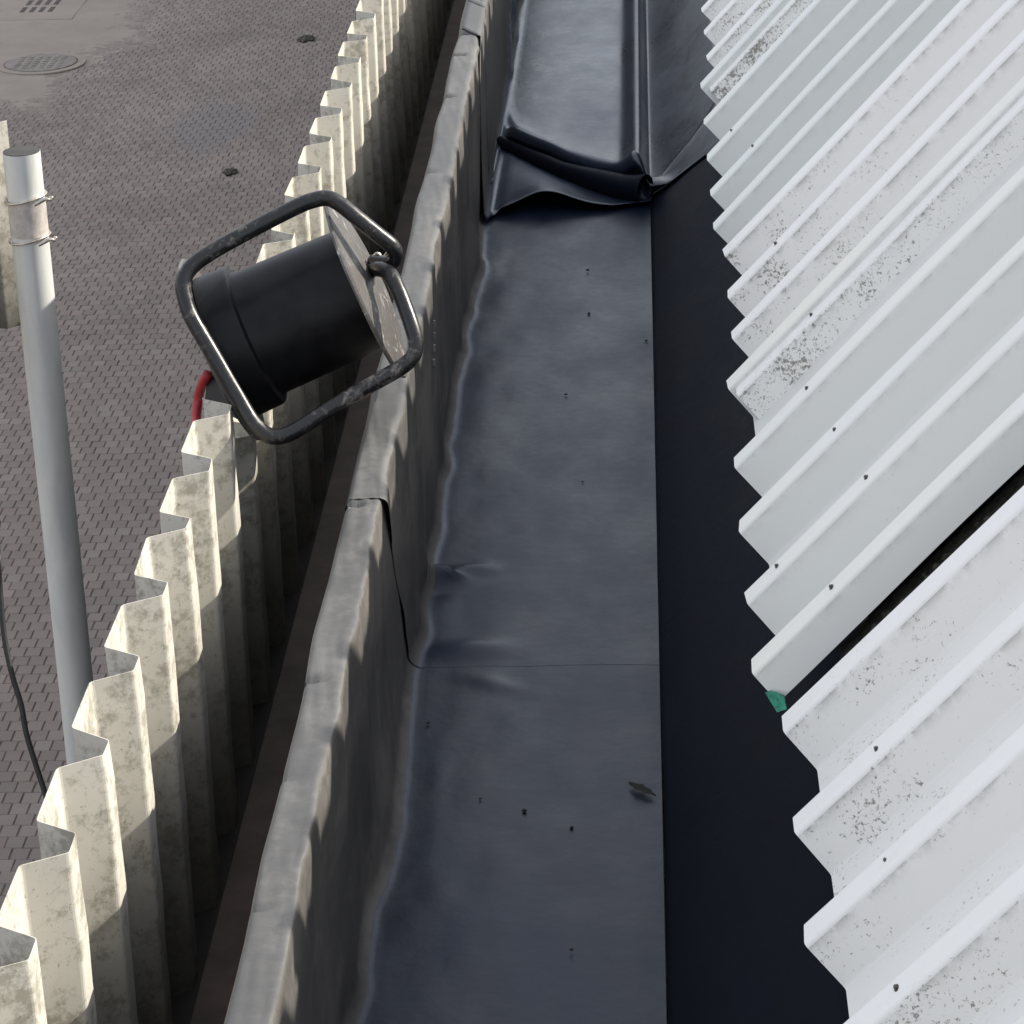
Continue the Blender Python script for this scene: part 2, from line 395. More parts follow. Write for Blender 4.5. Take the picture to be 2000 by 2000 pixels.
# drain grate
gx, gy = onh(78, 14, CH)[:2]
gr = empty('drain_grate', (gx, gy, 0)); tag(gr, 'small drain grate with dark slots in a pale slab, top left of the yard', 'drain grate')
box('grate_frame', (-.55, -.75, 0), (.55, .75, .014), M_apron, gr, .004)
for k in range(4):
    for q in range(2):
        o = box('slot', (-.20+k*.12, -.34+q*.40, .0145), (-.14+k*.12, -.06+q*.40, .0165), M_iron_dark, gr)
for px, py, s_, lab in ((450, 338, .10, 'small dark clump of litter on the pavers left of the wall, above the reel'),
                        (600, 77, .13, 'small dark clump of litter on the pavers close to the far end of the wall')):
    x, y = onh(px, py, CH)[:2]
    bm = bmesh.new()
    bmesh.ops.create_icosphere(bm, subdivisions=3, radius=1)
    for v in bm.verts:
        a_ = math.atan2(v.co.y, v.co.x); rr = s_*(.45+.55*abs(float(snoise(a_*2.2, 1.3, int(px)))))
        v.co = Vector((x+v.co.x*rr, y+v.co.y*rr*1.6, .01+.03*max(0, v.co.z)*(1+.6*float(snoise2(v.co.x*3, v.co.y*3, 2, 5)))))
    me = bpy.data.meshes.new('litter_clump'); bm.to_mesh(me); bm.free(); me.materials.append(M_dark)
    o = bpy.data.objects.new('litter_clump', me); C.objects.link(o); tag(o, lab, 'litter', 'litter clumps on the yard')

# ------------------------------------------------------------------ building body under gutter and roof
b = box('building_wall', (-.60, -6, -.02), (-.39, 46, CH-1.845), M_slot_shade)  # coloured near-black so its top passes for shade behind the sheets
tag(b, 'plain rendered building wall below the corrugated parapet, facing the yard', 'building wall')
b = box('building_core', (-.386, -6, -.02), (6.5, 46, CH-1.86), M_render)
tag(b, 'building body carrying the gutter and the white roof', 'building')

# ------------------------------------------------------------------ corrugated profile
def profile(nper, P=.187, A=.042, crest=.034, flank=.024, start=0., half=False, lastvalley=True, flat=.06):
    """(v, n): v runs along the wall from crest far corner towards the viewer (decreasing y), n = height"""
    pts = []; r = .004
    st = [P*k for k in range(nper+1)] if not isinstance(P, list) else P+[P[-1]+.19]
    for k in range(len(st)-1):
        v = st[k]; pts += [(v, A), (v+crest, A), (v+crest+flank, 0), (st[k+1]-flank, 0)]
    v = st[-1]
    if lastvalley == 'flat': pts = pts[:-1]+[(pts[-2][0]+flat, 0)]
    elif lastvalley == 'cut': pts = pts[:-1]; pts[-1] = (pts[-1][0]-flank*.22, A*.22)
    elif not lastvalley: pts = pts[:-1]+[(pts[-2][0]+.004, 0)]
    else: pts.append((v, A))
    # round the corners
    out = [pts[0]]
    for i in range(1, len(pts)-1):
        p0, p1, p2 = map(np.array, (pts[i-1], pts[i], pts[i+1]))
        a = p1+(p0-p1)/np.linalg.norm(p0-p1)*r; c = p1+(p2-p1)/np.linalg.norm(p2-p1)*r
        for t_ in (0, .33, .67, 1): out.append(tuple((1-t_)**2*a+2*t_*(1-t_)*p1+t_*t_*c))
    out.append(pts[-1]); return np.array(out)

# wall of upright cream sheets: crest towards +X
wall = empty('corrugated_parapet_wall', (-.56, 2, CH-1.83))
tag(wall, 'long parapet of upright cream corrugated metal sheets between the yard and the black gutter', 'corrugated wall')
WY = [14.01+.0]                           # crest far corners anchor: 3.429+k*.187
anchor = 3.413
per = .187; nsh = 6
k0 = -14
seq = 0
while True:
    ystart = anchor+k0*per                # near end
    if ystart > 14: break
    n = nsh
    pr = profile(n+0, per, .042, .036, .024)
    yfar = ystart+n*per
    zs = np.array([1.30+.004*float(snoise(seq, 3.1, 5)), 1.34, 1.40, 1.46, 1.52, 1.58, 1.64, 1.70, 1.76, 1.826])
    P = np.zeros((len(pr), len(zs), 3))
    for j, h in enumerate(zs):
        lean = .0015*math.sin(h*9+seq)
        P[:, j, 0] = -.583+pr[:, 1]+lean+.0008*(seq % 2)*2+.0012*snoise(pr[:, 0], 11, 40+seq+j)
        P[:, j, 1] = yfar-pr[:, 0]
        nz = (P[:, j, 1] > 3.452) & (P[:, j, 1] < 3.70) & (h < 1.42)
        P[:, j, 2] = CH-np.where(nz, 1.40+(h-1.30)*.15, h)+(.0018*snoise(pr[:, 0], 30, 90+seq) if j == 0 else 0)
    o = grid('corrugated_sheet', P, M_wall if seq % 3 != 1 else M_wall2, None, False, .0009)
    attach(o, wall); seq += 1; k0 += n
    
# ------------------------------------------------------------------ brown board at the foot of the slot
lb = box('brown_ledge_board', (-.536, .3, CH-1.829), (-.376, 9.18, CH-1.80), M_ledge, None, .002)
tag(lb, 'long brown board lying in the narrow slot between the cream wall and the black upstand', 'board')
lb2 = box('brown_ledge_board', (-.536, 9.19, CH-1.829), (-.376, 20, CH-1.803), M_ledge, None, .002)
tag(lb2, 'second brown board farther along the slot, past the joint near the top', 'board')
cs = box('foot_shade_strip', (-.598, .3, CH-1.845), (-.5375, 20, CH-1.806), M_slot_shade)  # added strip, its dark colour stands for shade in the foot pockets
tag(cs, 'added strip coloured dark as shade along the foot of the cream corrugated wall', 'shade strip')
uc = box('upstand_core', (-.372, .3, CH-1.855), (-.338, 20, CH-1.358), M_concrete)
tag(uc, 'low upstand under the black rubber between slot and gutter', 'upstand')

# ------------------------------------------------------------------ rubber membrane lining
def cross(npt_face=10, lift_=0.):
    """cross-section as (x, h, part) from outer bottom over the cap, down the inner face and across the floor"""
    c = []
    for h in np.linspace(1.80, 1.362, 8): c.append((-.374, h, 0))
    c += [(-.3735, 1.355, 1), (-.371, 1.351, 1)]
    for x in np.linspace(-.367, -.335, 9): c.append((x, 1.35, 1))
    c += [(-.3315, 1.3515, 2), (-.330, 1.355, 2)]
    for h in np.linspace(1.362, 1.674, 22): c.append((-.3295, h, 2))
    for a in np.linspace(.15, math.pi/2, 7): c.append((-.3295+.020*(1-math.cos(a)), 1.680+.020*math.sin(a), 3))
    for x in np.linspace(-.302, .012, 36): c.append((x, 1.70, 4))
    return np.array(c)
SEC = cross()
notches = [(3.205, .0045, .6), (2.72, .004, .45), (2.50, .003, .4), (4.655, .004, .45), (5.48, .005, .6), (5.16, .003, .3),
           (3.9, .002, .3), (2.25, .003, .3), (5.66, .010, .8)]
def membrane(y0, y1, lift_, step, seed, name, capmat, nearfun=None):
    ys = np.arange(y0, y1+step/2, step)
    P = np.zeros((len(ys), len(SEC), 3))
    X0, H0, T0 = SEC.T
    t_arr = np.linspace(0, 1, len(SEC))
    for i, y in enumerate(ys):
        x = X0.copy(); h = H0.copy()
        # near end can run diagonally down the inner face
        yy = np.full(len(SEC), y)
        if nearfun is not None:
            off = nearfun(SEC); k = max(0, 1-(y-y0)/.5); yy = y+off*k
        wob = .0024*snoise(yy, 9, seed)+.0018*snoise(yy, 31, seed+1)
        isout = T0 == 0; cap = T0 == 1; inn = T0 == 2; fil = T0 == 3; flo = T0 == 4
        depth = np.clip((H0-1.35)/.3, 0, 1)
        x = x+np.where(inn | fil, wob*(1-.3*depth)+.0060*snoise2(yy, H0, 7, 503)*np.sin(math.pi*np.clip(depth, 0, 1)), 0)
        x = x+np.where(isout, -.002+.0025*snoise(yy, 6, seed+8), 0)
        x = x+np.where(cap & (X0 > -.35), wob*np.clip((X0+.35)/.02, 0, 1), 0)+np.where(cap & (X0 < -.36), .0028*snoise(yy, 6, seed+8)-.001, 0)
        h = h+np.where(cap, .0009*snoise(yy, 14, seed+5)+.0009*snoise2(X0*12+yy*1.2, yy, 15, seed+6), 0)
        for (ny_, amp, wd) in notches:
            d = (yy-ny_); s = np.exp(-(d/.009)**2)*amp*2.2*np.where(d > 0, .25, 1)
            h = h+np.where(cap, s*np.clip((-.345-X0)/.02, 0, 1)*1.4, 0)
        # floor fillet wander, soft floor undulation and the pinch wrinkles near the crease
        wander = .008*snoise(yy, 3.3, 511)+.0045*snoise(yy, 11, 512)
        x = x+np.where(inn, wander*np.clip((H0-1.50)/.174, 0, 1)**2, 0)+np.where(fil | (flo & (X0 < -.25)), wander*np.where(fil, 1, np.clip((-.25-X0)/.045, 0, 1)), 0)
        fl = .0020*snoise2(X0*2.2, yy, 5, 520)+.0009*snoise2(X0*2, yy, 14, 521)
        h = h-np.where(flo, fl*np.clip((X0+.30)/.03, 0, 1)*np.clip((.012-X0)/.03, 0, 1), 0)
        w1 = .034*np.exp(-((yy-3.72-.25*(x+.30))/.017)**2)*np.exp(-((x+.305)/.032)**2)
        w1 += .012*np.exp(-((yy-3.76-.3*(x+.28))/.02)**2)*np.exp(-((x+.27)/.04)**2)
        w2 = .012*np.exp(-((yy-3.50-.05*(x+.3))/.03)**2)*np.exp(-((x+.25)/.05)**2)
        w3 = .004*np.exp(-((yy-3.41+.5*(x+.24))/.02)**2)*np.exp(-((x+.21)/.04)**2)
        h = h-np.where(fil | flo, w1+w2+w3, 0)
        P[i, :, 0] = x+np.where(inn, lift_, 0)+np.where(fil, lift_*.7, 0)+np.where(isout, -lift_, 0)
        P[i, :, 1] = yy
        P[i, :, 2] = CH-h+np.where(cap, lift_, np.where(fil | flo, lift_*.10, 0))
    o = grid(name, P, M_rub, None, True, 0, flip=True)
    o.data.materials.append(capmat); o.data.materials.append(M_rub_face)
    ncol = len(SEC)-1
    mi = np.zeros((len(ys)-1, ncol), int)
    tp = T0[:-1]; mi[:, (tp == 1)] = 1; mi[:, (tp == 2)] = 2; f3 = np.where(tp == 3)[0]; mi[:, f3[:4]] = 2
    o.data.polygons.foreach_set('material_index', mi.ravel()); return o
def diag(sec):
    X0, H0, T0 = sec.T
    k = np.where(T0 <= 1, 0, np.where(T0 == 2, np.clip((H0-1.352)/.32, 0, 1), 1))
    return .235*k
n1 = membrane(.5, 3.62, 0, .008, 100, 'gutter_lining', M_rub_cap)
tag(n1, 'near length of dusty black rubber gutter lining, below the diagonal lap', 'rubber lining')
n2 = membrane(3.215, 6.2, .0025, .008, 200, 'gutter_lining', M_rub_cap, diag)
tag(n2, 'middle length of black rubber gutter lining between diagonal lap and folded sheet', 'rubber lining')

# far overlay sheet with its folded, lifted front end
def overlay():
    # across: u list of (x, h) base section, from inner face top to right flange
    sec = []
    sec += [(-.374, h) for h in np.linspace(1.5, 1.36, 4)]
    sec += [(-.368, 1.3445), (-.358, 1.3445), (-.348, 1.3445), (-.338, 1.3445), (-.329, 1.3455)]
    sec += [(-.3255, h) for h in np.linspace(1.36, 1.668, 16)]
    sec += [(-.3255+.022*(1-math.cos(a)), 1.671+.022*math.sin(a)) for a in np.linspace(.2, math.pi/2, 6)]
    sec += [(x, 1.693) for x in np.linspace(-.295, -.075, 24)]
    nfl = len(sec)
    # rise to a soft ridge on the right, drop into the crease, then the flange up the slope
    sec += [(-.066, 1.6925), (-.056, 1.691), (-.047, 1.6875), (-.039, 1.682), (-.032, 1.675), (-.026, 1.669), (-.020, 1.6645),
            (-.014, 1.662), (-.009, 1.662), (-.004, 1.665), (0., 1.671), (.004, 1.679), (.008, 1.685), (.012, 1.6885), (.017, 1.686), (.024, 1.681),
            (.034, 1.674), (.046, 1.665), (.060, 1.654), (.080, 1.638), (.100, 1.622), (.120, 1.606), (.140, 1.589), (.160, 1.572), (.180, 1.554)]
    sec = np.array(sec); n = len(sec)
    X0, H0 = sec.T
    # fold profile along the sheet: (dy towards viewer, rise) measured from the ridge line
    fold = [(-.30, 0.), (-.22, .001), (-.17, .005), (-.14, .008), (-.11, .006), (-.085, .006), (-.065, .012), (-.045, .024), (-.028, .036), (-.012, .045), (.006, .050),
            (.022, .048), (.033, .041), (.034, .032), (.026, .024), (.014, .016), (.010, .008), (.018, .0045), (.030, .004)]
    rows = []
    ridge = np.interp(X0, [-.33, -.25, -.17, -.10, -.04, .01, .15], [6.12, 5.97, 5.83, 5.74, 5.68, 5.65, 5.64])
    ridge = ridge+.006*snoise(X0, 20, 77)
    edge = np.interp(X0, [-.36, -.3255, -.30, -.22, -.07, .01, .03, .06, .10, .14, .18], [5.45, 5.47, 5.53, 5.56, 5.55, 5.58, 5.68, 5.74, 5.80, 5.88, 6.0])
    infl = (X0 > -.318).astype(float)*np.interp(X0, [-.318, -.29], [0, 1])
    amp = infl*np.interp(X0, [-.30, -.25, -.10, -.02, .015, .05, .10], [.95, 1.0, 1.12, 1.25, .6, .1, 0.])
    inner = X0 <= -.318
    # face edge runs slanting: further back at the top
    edge = np.where(inner & (H0 > 1.352), np.interp(H0, [1.352, 1.42, 1.60, 1.69], [5.52, 5.46, 5.445, 5.46]), edge)
    edge = np.where((X0 < -.326) & (H0 < 1.352), np.interp(X0, [-.368, -.329], [5.69, 5.62]), edge); edge = np.where(X0 < -.37, 5.69, edge)
    far = np.concatenate([np.arange(13, 6.6, -.03)])
    for y in far:
        h = H0.copy(); x = X0.copy()
        x = x+np.where(inner, .003*snoise2(y, H0, 8, 301), 0)+np.where(X0 < -.37, -.004, 0)
        # rucks in the upstand far left
        for (yc, hc, a_, sl_) in ((6.95, 1.60, .014, .9), (7.35, 1.58, .016, .8), (7.9, 1.6, .012, .6), (6.72, 1.64, .012, -1.), (8.6, 1.6, .012, .7)):
            x = x+np.where(inner & (X0 > -.33), a_*np.exp(-((y-yc-sl_*(H0-hc))/.05)**2)*np.exp(-((H0-hc)/.07)**2), 0)
        h = h-np.where(~inner, .0012*snoise2(X0, y, 6, 310), 0)
        h = h-np.where(~inner, .003*snoise(y, 2.2, 320)*np.exp(-((X0+.012)/.02)**2), 0)
        rows.append(np.stack([x, np.full(n, y), CH-h], 1))
    ystart = 6.6
    for (dv, rz) in fold:
        yf = ridge-dv
        # columns without fold: straight interpolation between ystart and the edge
        k = (dv+.30)/.33
        ylin = ystart+(np.minimum(ridge, 9)-.03-ystart)*k
        yb = np.where(infl > 0, yf*infl+ylin*(1-infl), ystart+(edge+.25-ystart)*k)
        yb = np.minimum(yb, ystart-.0005*(1+k*10))
        h = H0-amp*rz
        rows.append(np.stack([X0, yb, CH-h], 1))
    last = rows[-1]
    for t_ in np.linspace(.12, 1, 12):
        yb = last[:, 1]*(1-t_)+edge*t_
        hump = .030*np.exp(-((X0+.20)/.07)**2)*t_**1.6*(X0 > -.30)
        curl = .004*t_**3*infl
        Hf = np.where((X0 > -.075) & (X0 < .02), H0+(1.694-H0)*min(1, t_*1.6), H0)
        hb = Hf-.004*infl*(amp/1.0).clip(0, 1)
        rows.append(np.stack([X0+np.where(inner & (X0 > -.33), .003*t_, 0), yb, CH-hb+hump+curl], 1))
    P = np.array(rows)
    return grid('folded_rubber_sheet', P, M_rub_new, None, True, .0016, flip=False)
ov = overlay()
me = ov.data; me.materials.append(M_rub_cap); me.materials.append(M_rub_face)
idx = []
for p in me.polygons:
    c = p.center; idx.append(1 if (c.z > CH-1.352 and c.x < -.331) else (2 if c.x < -.3215 else 0))
me.polygons.foreach_set('material_index', idx)
# tapered roll of the sheet's right front corner
V = []; Fc = []; nA, nT = 36, 40
cx_ = np.linspace(-.315, .004, nA); cy_ = np.interp(cx_, [-.33, -.25, -.17, -.10, -.04, .01], [6.075, 5.925, 5.785, 5.695, 5.630, 5.598])
for i in range(nA):
    q = i/(nA-1); r0 = .012+.020*q**1.2; c = Vector((cx_[i], cy_[i]-.3*r0, CH-1.695+r0*.93))
    i0, i1 = max(i-2, 0), min(i+2, nA-1)
    axd = Vector((cx_[i1]-cx_[i0], cy_[i1]-cy_[i0], 0)).normalized(); up_ = Vector((0, 0, 1)); sd_ = Vector((-axd.y, axd.x, 0))
    for k in range(nT+1):
        a = -.9+5.6*k/nT; rr = r0*(1-.28*k/nT)*(1+.05*float(snoise(q*9, 1, 4)))
        V.append(c-sd_*(math.cos(a)*rr)+up_*(math.sin(a)*rr))
for i in range(nA-1):
    for k in range(nT): Fc.append((i*(nT+1)+k, i*(nT+1)+k+1, (i+1)*(nT+1)+k+1, (i+1)*(nT+1)+k))
rc = mesh('curled_corner', V, Fc, M_rub_shade, ov, True); sm_ = rc.modifiers.new('s', 'SOLIDIFY'); sm_.thickness = .0014  # near-black material paints the fold's shade onto the roll
tag(ov, 'loose black rubber sheet with a fold and lifted front edge across the gutter', 'rubber sheet')

# right-hand side of the gutter under the eave
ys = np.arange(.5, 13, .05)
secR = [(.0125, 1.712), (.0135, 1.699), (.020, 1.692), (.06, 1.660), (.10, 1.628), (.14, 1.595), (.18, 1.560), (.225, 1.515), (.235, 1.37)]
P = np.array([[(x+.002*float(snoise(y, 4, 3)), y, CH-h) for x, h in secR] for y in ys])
rs = grid('gutter_side_lining', P, M_rub_shade, None, True, 0)  # shade under the eave is put into this darker rubber
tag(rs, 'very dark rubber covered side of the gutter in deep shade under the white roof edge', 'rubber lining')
# ------------------------------------------------------------------ roof of steep corrugated sheets
AL = math.radians(47); EX, EH = .115, 1.300
UD = np.array([math.cos(AL), 0, math.sin(AL)]); UN = np.array([-math.sin(AL), 0, math.cos(AL)])
RL = 1.02
roof = empty('corrugated_roof', (.2, 3.5, CH-1.34))
tag(roof, 'steep white and grey corrugated metal roof sheets along the right of the dark gutter', 'roof')
def roof_sheet(y0, nper, P_, mat, label, ex=.115, lastvalley=True, nlift=0., length=RL, skew=0., screws=(), crest=.033, headless=False, flat=.06, l0=0.):
    pr = profile(nper, P_, .0455, crest, .0225, lastvalley=lastvalley, flat=flat)
    if not headless:                       # far flank of the first crest, hidden from the gutter side
        pr = np.vstack([[(-.0225, 0)], pr])
    L = np.concatenate([[0, .002], np.linspace(.04, length, 26)])+l0
    G = np.zeros((len(pr), len(L), 3)); base = np.array([ex, 0, CH-EH])-UN*.0455
    for j, l in enumerate(L):
        nn = pr[:, 1]+nlift+.0006*snoise(pr[:, 0]*1.0+l*.3, 25, int(y0*100))+.0012*snoise(l, 4, int(y0*77)+nper)
        pos = base[None]+UD[None]*l+UN[None]*nn[:, None]
        pos[:, 1] += y0-pr[:, 0]+skew*l+.0008*math.sin(l*11+y0)
        if j == 0: pos += UD[None]*(.0015*snoise(pr[:, 0], 45, int(y0*31)))[:, None]
        G[:, j] = pos
    o = grid('roof_sheet', G, mat, None, False, .0010, flip=True); attach(o, roof)
    hh = pr[:, 1]/.0455; cm = np.clip((hh-.93)/.05, 0, 1)
    em = np.clip(hh/.9, 0, 1)*(1-cm)
    col = np.zeros((len(pr), len(L), 4)); col[..., 0] = cm[:, None]; col[..., 1] = (L/1.1)[None]; col[..., 2] = np.clip(em, 0, 1)[:, None]; col[..., 3] = 1
    hvy = np.zeros((len(pr), len(L))); hvy[pr[:, 0] > pr[-1, 0]-.062, :] = 1.0 if lastvalley is False else 0.
    at_ = o.data.attributes.new('heavy', 'FLOAT', 'POINT'); at_.data.foreach_set('value', hvy.astype(np.float32).ravel())
    ca = o.data.color_attributes.new('prof', 'FLOAT_COLOR', 'POINT'); ca.data.foreach_set('color', col.astype(np.float32).ravel())
    if label: o['label'] = label
    for (l, v, s_) in screws:
        c = base+UD*l+UN*(.0455+nlift+.0012); c[1] += y0-v+skew*l
        add_screw(c, o, s_)
    return o
scr_me = None
def add_screw(c, parent, s_=1):
    global scr_me
    if scr_me is None:
        bm = bmesh.new(); bmesh.ops.create_cone(bm, cap_ends=True, segments=12, radius1=.0052, radius2=.0042, depth=.0016)
        bmesh.ops.create_cone(bm, cap_ends=True, segments=6, radius1=.0030, radius2=.0028, depth=.0035, matrix=Matrix.Translation((0, 0, .0022)))
        scr_me = bpy.data.meshes.new('screw'); bm.to_mesh(scr_me); bm.free(); scr_me.materials.append(M_screw)
    q = bpy.data.objects.new('screw', scr_me); C.objects.link(q); q.location = tuple(c)
    q.rotation_euler = Vector(UN).to_track_quat('Z', 'Y').to_euler(); q.scale = (s_*1.0, s_*.55, s_*.5); q.parent = parent
    q.matrix_parent_inverse = Matrix.Identity(4)
    q.location = Vector(c)-Vector(roof.location)+Vector(roof.location)
# from far to near; the nearer edge of each white sheet laps over its neighbour
roof_sheet(13.2, 9, .1905, M_grey[0], 'grey roof sheet farthest along', .11)
roof_sheet(11.5, 9, .1905, M_white[1], 'clean white roof sheet far along', .115)
roof_sheet(9.8, 10, .1905, M_grey[1], 'pale grey roof sheet beyond the picture edge', .11)
roof_sheet(7.90, 11, .1905, M_white[1], 'white roof sheet at the top edge', .122)
def crests(*ys): return ys[0], len(ys), [ys[0]-y for y in ys]
roof_sheet(*crests(6.012, 5.818, 5.625, 5.434, 5.233, 5.000), M_white[0], 'dirt specked white roof sheet at the top', .122, False, .0022, screws=((.11, .41, 1), (.13, .99, .8)))
roof_sheet(*crests(5.030, 4.785, 4.562, 4.358, 4.178), M_grey[0], 'smooth aged grey roof sheet, uppermost of the two grey ones', .105, 'flat', 0., screws=((.10, .685, .9), (.06, .484, .8)))
roof_sheet(*crests(4.038, 3.847, 3.672, 3.455), M_white[0], 'white roof sheet with heavy grey dirt along its lower edge', .119, False, .0022, screws=((.10, .205, 1), (.14, .60, 1.)))
roof_sheet(*crests(3.484, 3.213, 3.017, 2.821, 2.652), M_grey[1], 'smooth grey roof sheet with a brown smear, above the dark gap', .105, 'cut', 0., screws=((.13, .29, 1.1), (.16, .483, 1.1), (.19, .68, 1.2), (.12, .848, 1), (.05, .68, .9)))
roof_sheet(*crests(2.527, 2.323, 2.131, 1.943), M_white[2], 'white roof sheet below the dark gap', .112, 'flat', -.018, screws=((.12, .222, 1), (.11, .412, 1), (.10, .60, 1.1)), headless=True, flat=.08, l0=.010)
roof_sheet(1.765, 6, .1905, M_grey[1], 'grey roof sheet at the bottom right corner', .112, True, -.020)
# deck under the sheets and the roof's back
def slab(name, l0, l1, y0, y1, n0, n1, mat):
    base = np.array([EX, 0, CH-EH])-UN*.0455; V = []
    for y in (y0, y1):
        for l, nn in ((l0, n0), (l1, n0), (l1, n1), (l0, n1)):
            p = base+UD*l+UN*nn; V.append((p[0], y, p[2]))
    return mesh(name, V, [(0, 1, 2, 3), (7, 6, 5, 4), (0, 4, 5, 1), (1, 5, 6, 2), (2, 6, 7, 3), (3, 7, 4, 0)], mat)
dk = slab('roof_deck', .09, RL-.02, .3, 13.1, -.05, -.030, M_blackcable); attach(dk, roof)
top = np.array([EX, 0, CH-EH])-UN*.0455+UD*(RL-.01)
bk = mesh('roof_back', [(top[0], .3, top[2]), (top[0], 13.1, top[2]), (5, 13.1, CH-1.3), (5, .3, CH-1.3)], [(0, 1, 2, 3)], M_grey[0]); attach(bk, roof)
gs = np.array([.105, 0, CH-EH])-UN*.0455; V = []
for y in (2.50, 2.64):
    for l, n_ in ((.075, -.022), (RL-.03, -.022), (RL-.03, -.008), (.075, -.008)):
        p = gs+UD*l+UN*n_; V.append((p[0], y, p[2]))
gp = mesh('gap_board', V, [(0, 1, 2, 3), (7, 6, 5, 4), (0, 4, 5, 1), (1, 5, 6, 2), (2, 6, 7, 3), (3, 7, 4, 0)], M_dark); attach(gp, roof)
# debris packed in the open gap between two sheets
gb = np.array([.118, 0, CH-EH])-UN*.0455
bm = bmesh.new()
for k in range(520):
    l = .09+rnd.random()*.8; yv = 2.570+rnd.random()*.045
    c = gb+UD*l+UN*(-.006+rnd.random()*.010); c[1] = yv
    bmesh.ops.create_icosphere(bm, subdivisions=1, radius=rnd.uniform(.002, .0062), matrix=Matrix.Translation(c) @ Matrix.Rotation(rnd.random()*6, 4, 'X') @ Matrix.Scale(.5, 4, (0, 0, 1)))
me = bpy.data.meshes.new('gap_debris'); bm.to_mesh(me); bm.free(); me.materials.append(M_dark)
o = bpy.data.objects.new('gap_debris', me); C.objects.link(o)
tag(o, 'dark crumbly debris lying in the open gap between two roof sheets', 'debris', kind='stuff')
# green scrap of tape at the sheet corner
gt = np.array([.105, 0, CH-EH])-UN*.0455
V = []
for l, n_, yv in ((-.003, .022, 2.604), (-.006, .003, 2.588), (.006, .0015, 2.580), (.012, .010, 2.592), (.004, .020, 2.601)):
    p = gt+UD*l+UN*(n_+.004); V.append((p[0], yv, p[2]))
o = mesh('green_tape_scrap', V, [(0, 1, 2, 3, 4)], M_green); s = o.modifiers.new('s', 'SOLIDIFY'); s.thickness = .001
tag(o, 'torn scrap of green tape on the grey roof sheet corner at the gap', 'tape')

# ------------------------------------------------------------------ cable reel on the wall
RD = 3.80
def PP(px, py, dz=0): d = ray(px*1.0352, py*1.0352)*(RD-dz); return Vector((d[0], d[1], d[2]+CH))
Lc, Rc = PP(419, 659, -.010), PP(690, 541, .010)
ax = (Rc-Lc).normalized(); ctr = (Lc+Rc)/2; half = (Rc-Lc).length/2
reel = empty('cable_reel', ctr)
tag(reel, 'black cable reel with steel end plates in a bent tube stand on the cream wall', 'cable reel')
u0 = ax.orthogonal().normalized(); w0 = ax.cross(u0)
def lathe(name, prof, mat, seg=64, crumple=0, seed=0):
    V = []; Fc = []
    for i, (t_, r_0) in enumerate(prof):
        for k in range(seg):
            a = 2*math.pi*k/seg; rr = r_0
            tt = t_
            if crumple:
                tt += crumple*float(snoise2(math.cos(a)*r_0*10+3, math.sin(a)*r_0*10+7, 2.2, seed))*min(1, (.14-r_0)*30)
                rr *= 1+.012*float(snoise(math.cos(a)*2+5, 2.3, seed))
            V.append(ctr+ax*tt+(u0*math.cos(a)+w0*math.sin(a))*rr)
    for i in range(len(prof)-1):
        for k in range(seg): Fc.append((i*seg+k, i*seg+(k+1) % seg, (i+1)*seg+(k+1) % seg, (i+1)*seg+k))
    o = mesh(name, V, Fc, mat, None, True); attach(o, reel)
    md = o.modifiers.new('e', 'EDGE_SPLIT'); md.split_angle = math.radians(35); return o
H_ = half
lathe('drum', [(-H_+.002, .0), (-H_+.002, .098), (-H_+.006, .102), (-H_+.047, .1005), (-H_+.051, .098), (-H_+.054, .090), (-H_+.058, .088), (H_-.03, .086), (H_-.004, .085), (H_-.002, 0)], M_plastic)
for sgn in (-1, 1):
    pr = [(H_-.004, .07), (H_-.003, .118), (H_-.003, .1355), (H_, .1375), (H_+.003, .136)]
    pr += [(H_+.003+.016*(1-(r/.134)**2.2), r) for r in (.132, .126, .118, .108, .097, .085, .072, .058, .043, .027, .012, .001)]
    o = lathe('end_plate', [(sgn*a, b_*.965) for a, b_ in pr], M_foil, 72, .003, 50+sgn)
    if sgn == 1: o['label'] = 'crumpled shiny right end plate'
    for k in range(3):
        pass
TR = .0106
loop = [(703, 508, .045), (718, 508, .075), (735, 517, .095), (749, 542, .105), (763, 576, .112), (777, 616, .118), (784, 645, .12), (779, 672, .122), (755, 694, .124), (700, 726, .128), (620, 773, .134), (565, 808, .138),
        (532, 823, .14), (503, 820, .14), (476, 795, .14), (448, 748, .14), (400, 665, .14), (362, 600, .138), (349, 562, .136), (346, 532, .134), (360, 505, .13),
        (395, 478, .126), (470, 436, .12), (555, 392, .115), (590, 378, .113), (618, 374, .112), (641, 385, .11), (670, 408, .108), (712, 442, .10), (739, 464, .092), (746, 482, .082), (735, 496, .07), (704, 495, .045)]
o = tube('stand_frame', [PP(*p) for p in loop], TR, M_tube, None, 16, 5); attach(o, reel)
# second, parallel bow behind the left plate
bow = [(600, 362, -.02), (560, 385, -.05), (470, 432, -.10), (370, 486, -.12), (338, 520, -.12), (334, 562, -.12), (370, 650, -.10), (430, 752, -.08), (470, 800, -.05), (500, 815, 0.)]
# mounting strap, clamp and post on the wall
def plate(name, pts, thick, mat, parent=None):
    V = [Vector(p) for p in pts]; n = (V[1]-V[0]).cross(V[2]-V[0]).normalized()*thick
    k = len(V); A_ = V+[v+n for v in V]
    Fc = [tuple(range(k))[::-1], tuple(range(k, 2*k))]+[(i, (i+1) % k, k+(i+1) % k, k+i) for i in range(k)]
    o = mesh(name, A_, Fc, mat, None)
    if parent: attach(o, parent)
    return o
o = plate('bracket', [PP(392, 700, -.06), PP(465, 775, -.02), PP(450, 792, -.03), PP(386, 760, -.07)], .012, M_blackcable, reel)
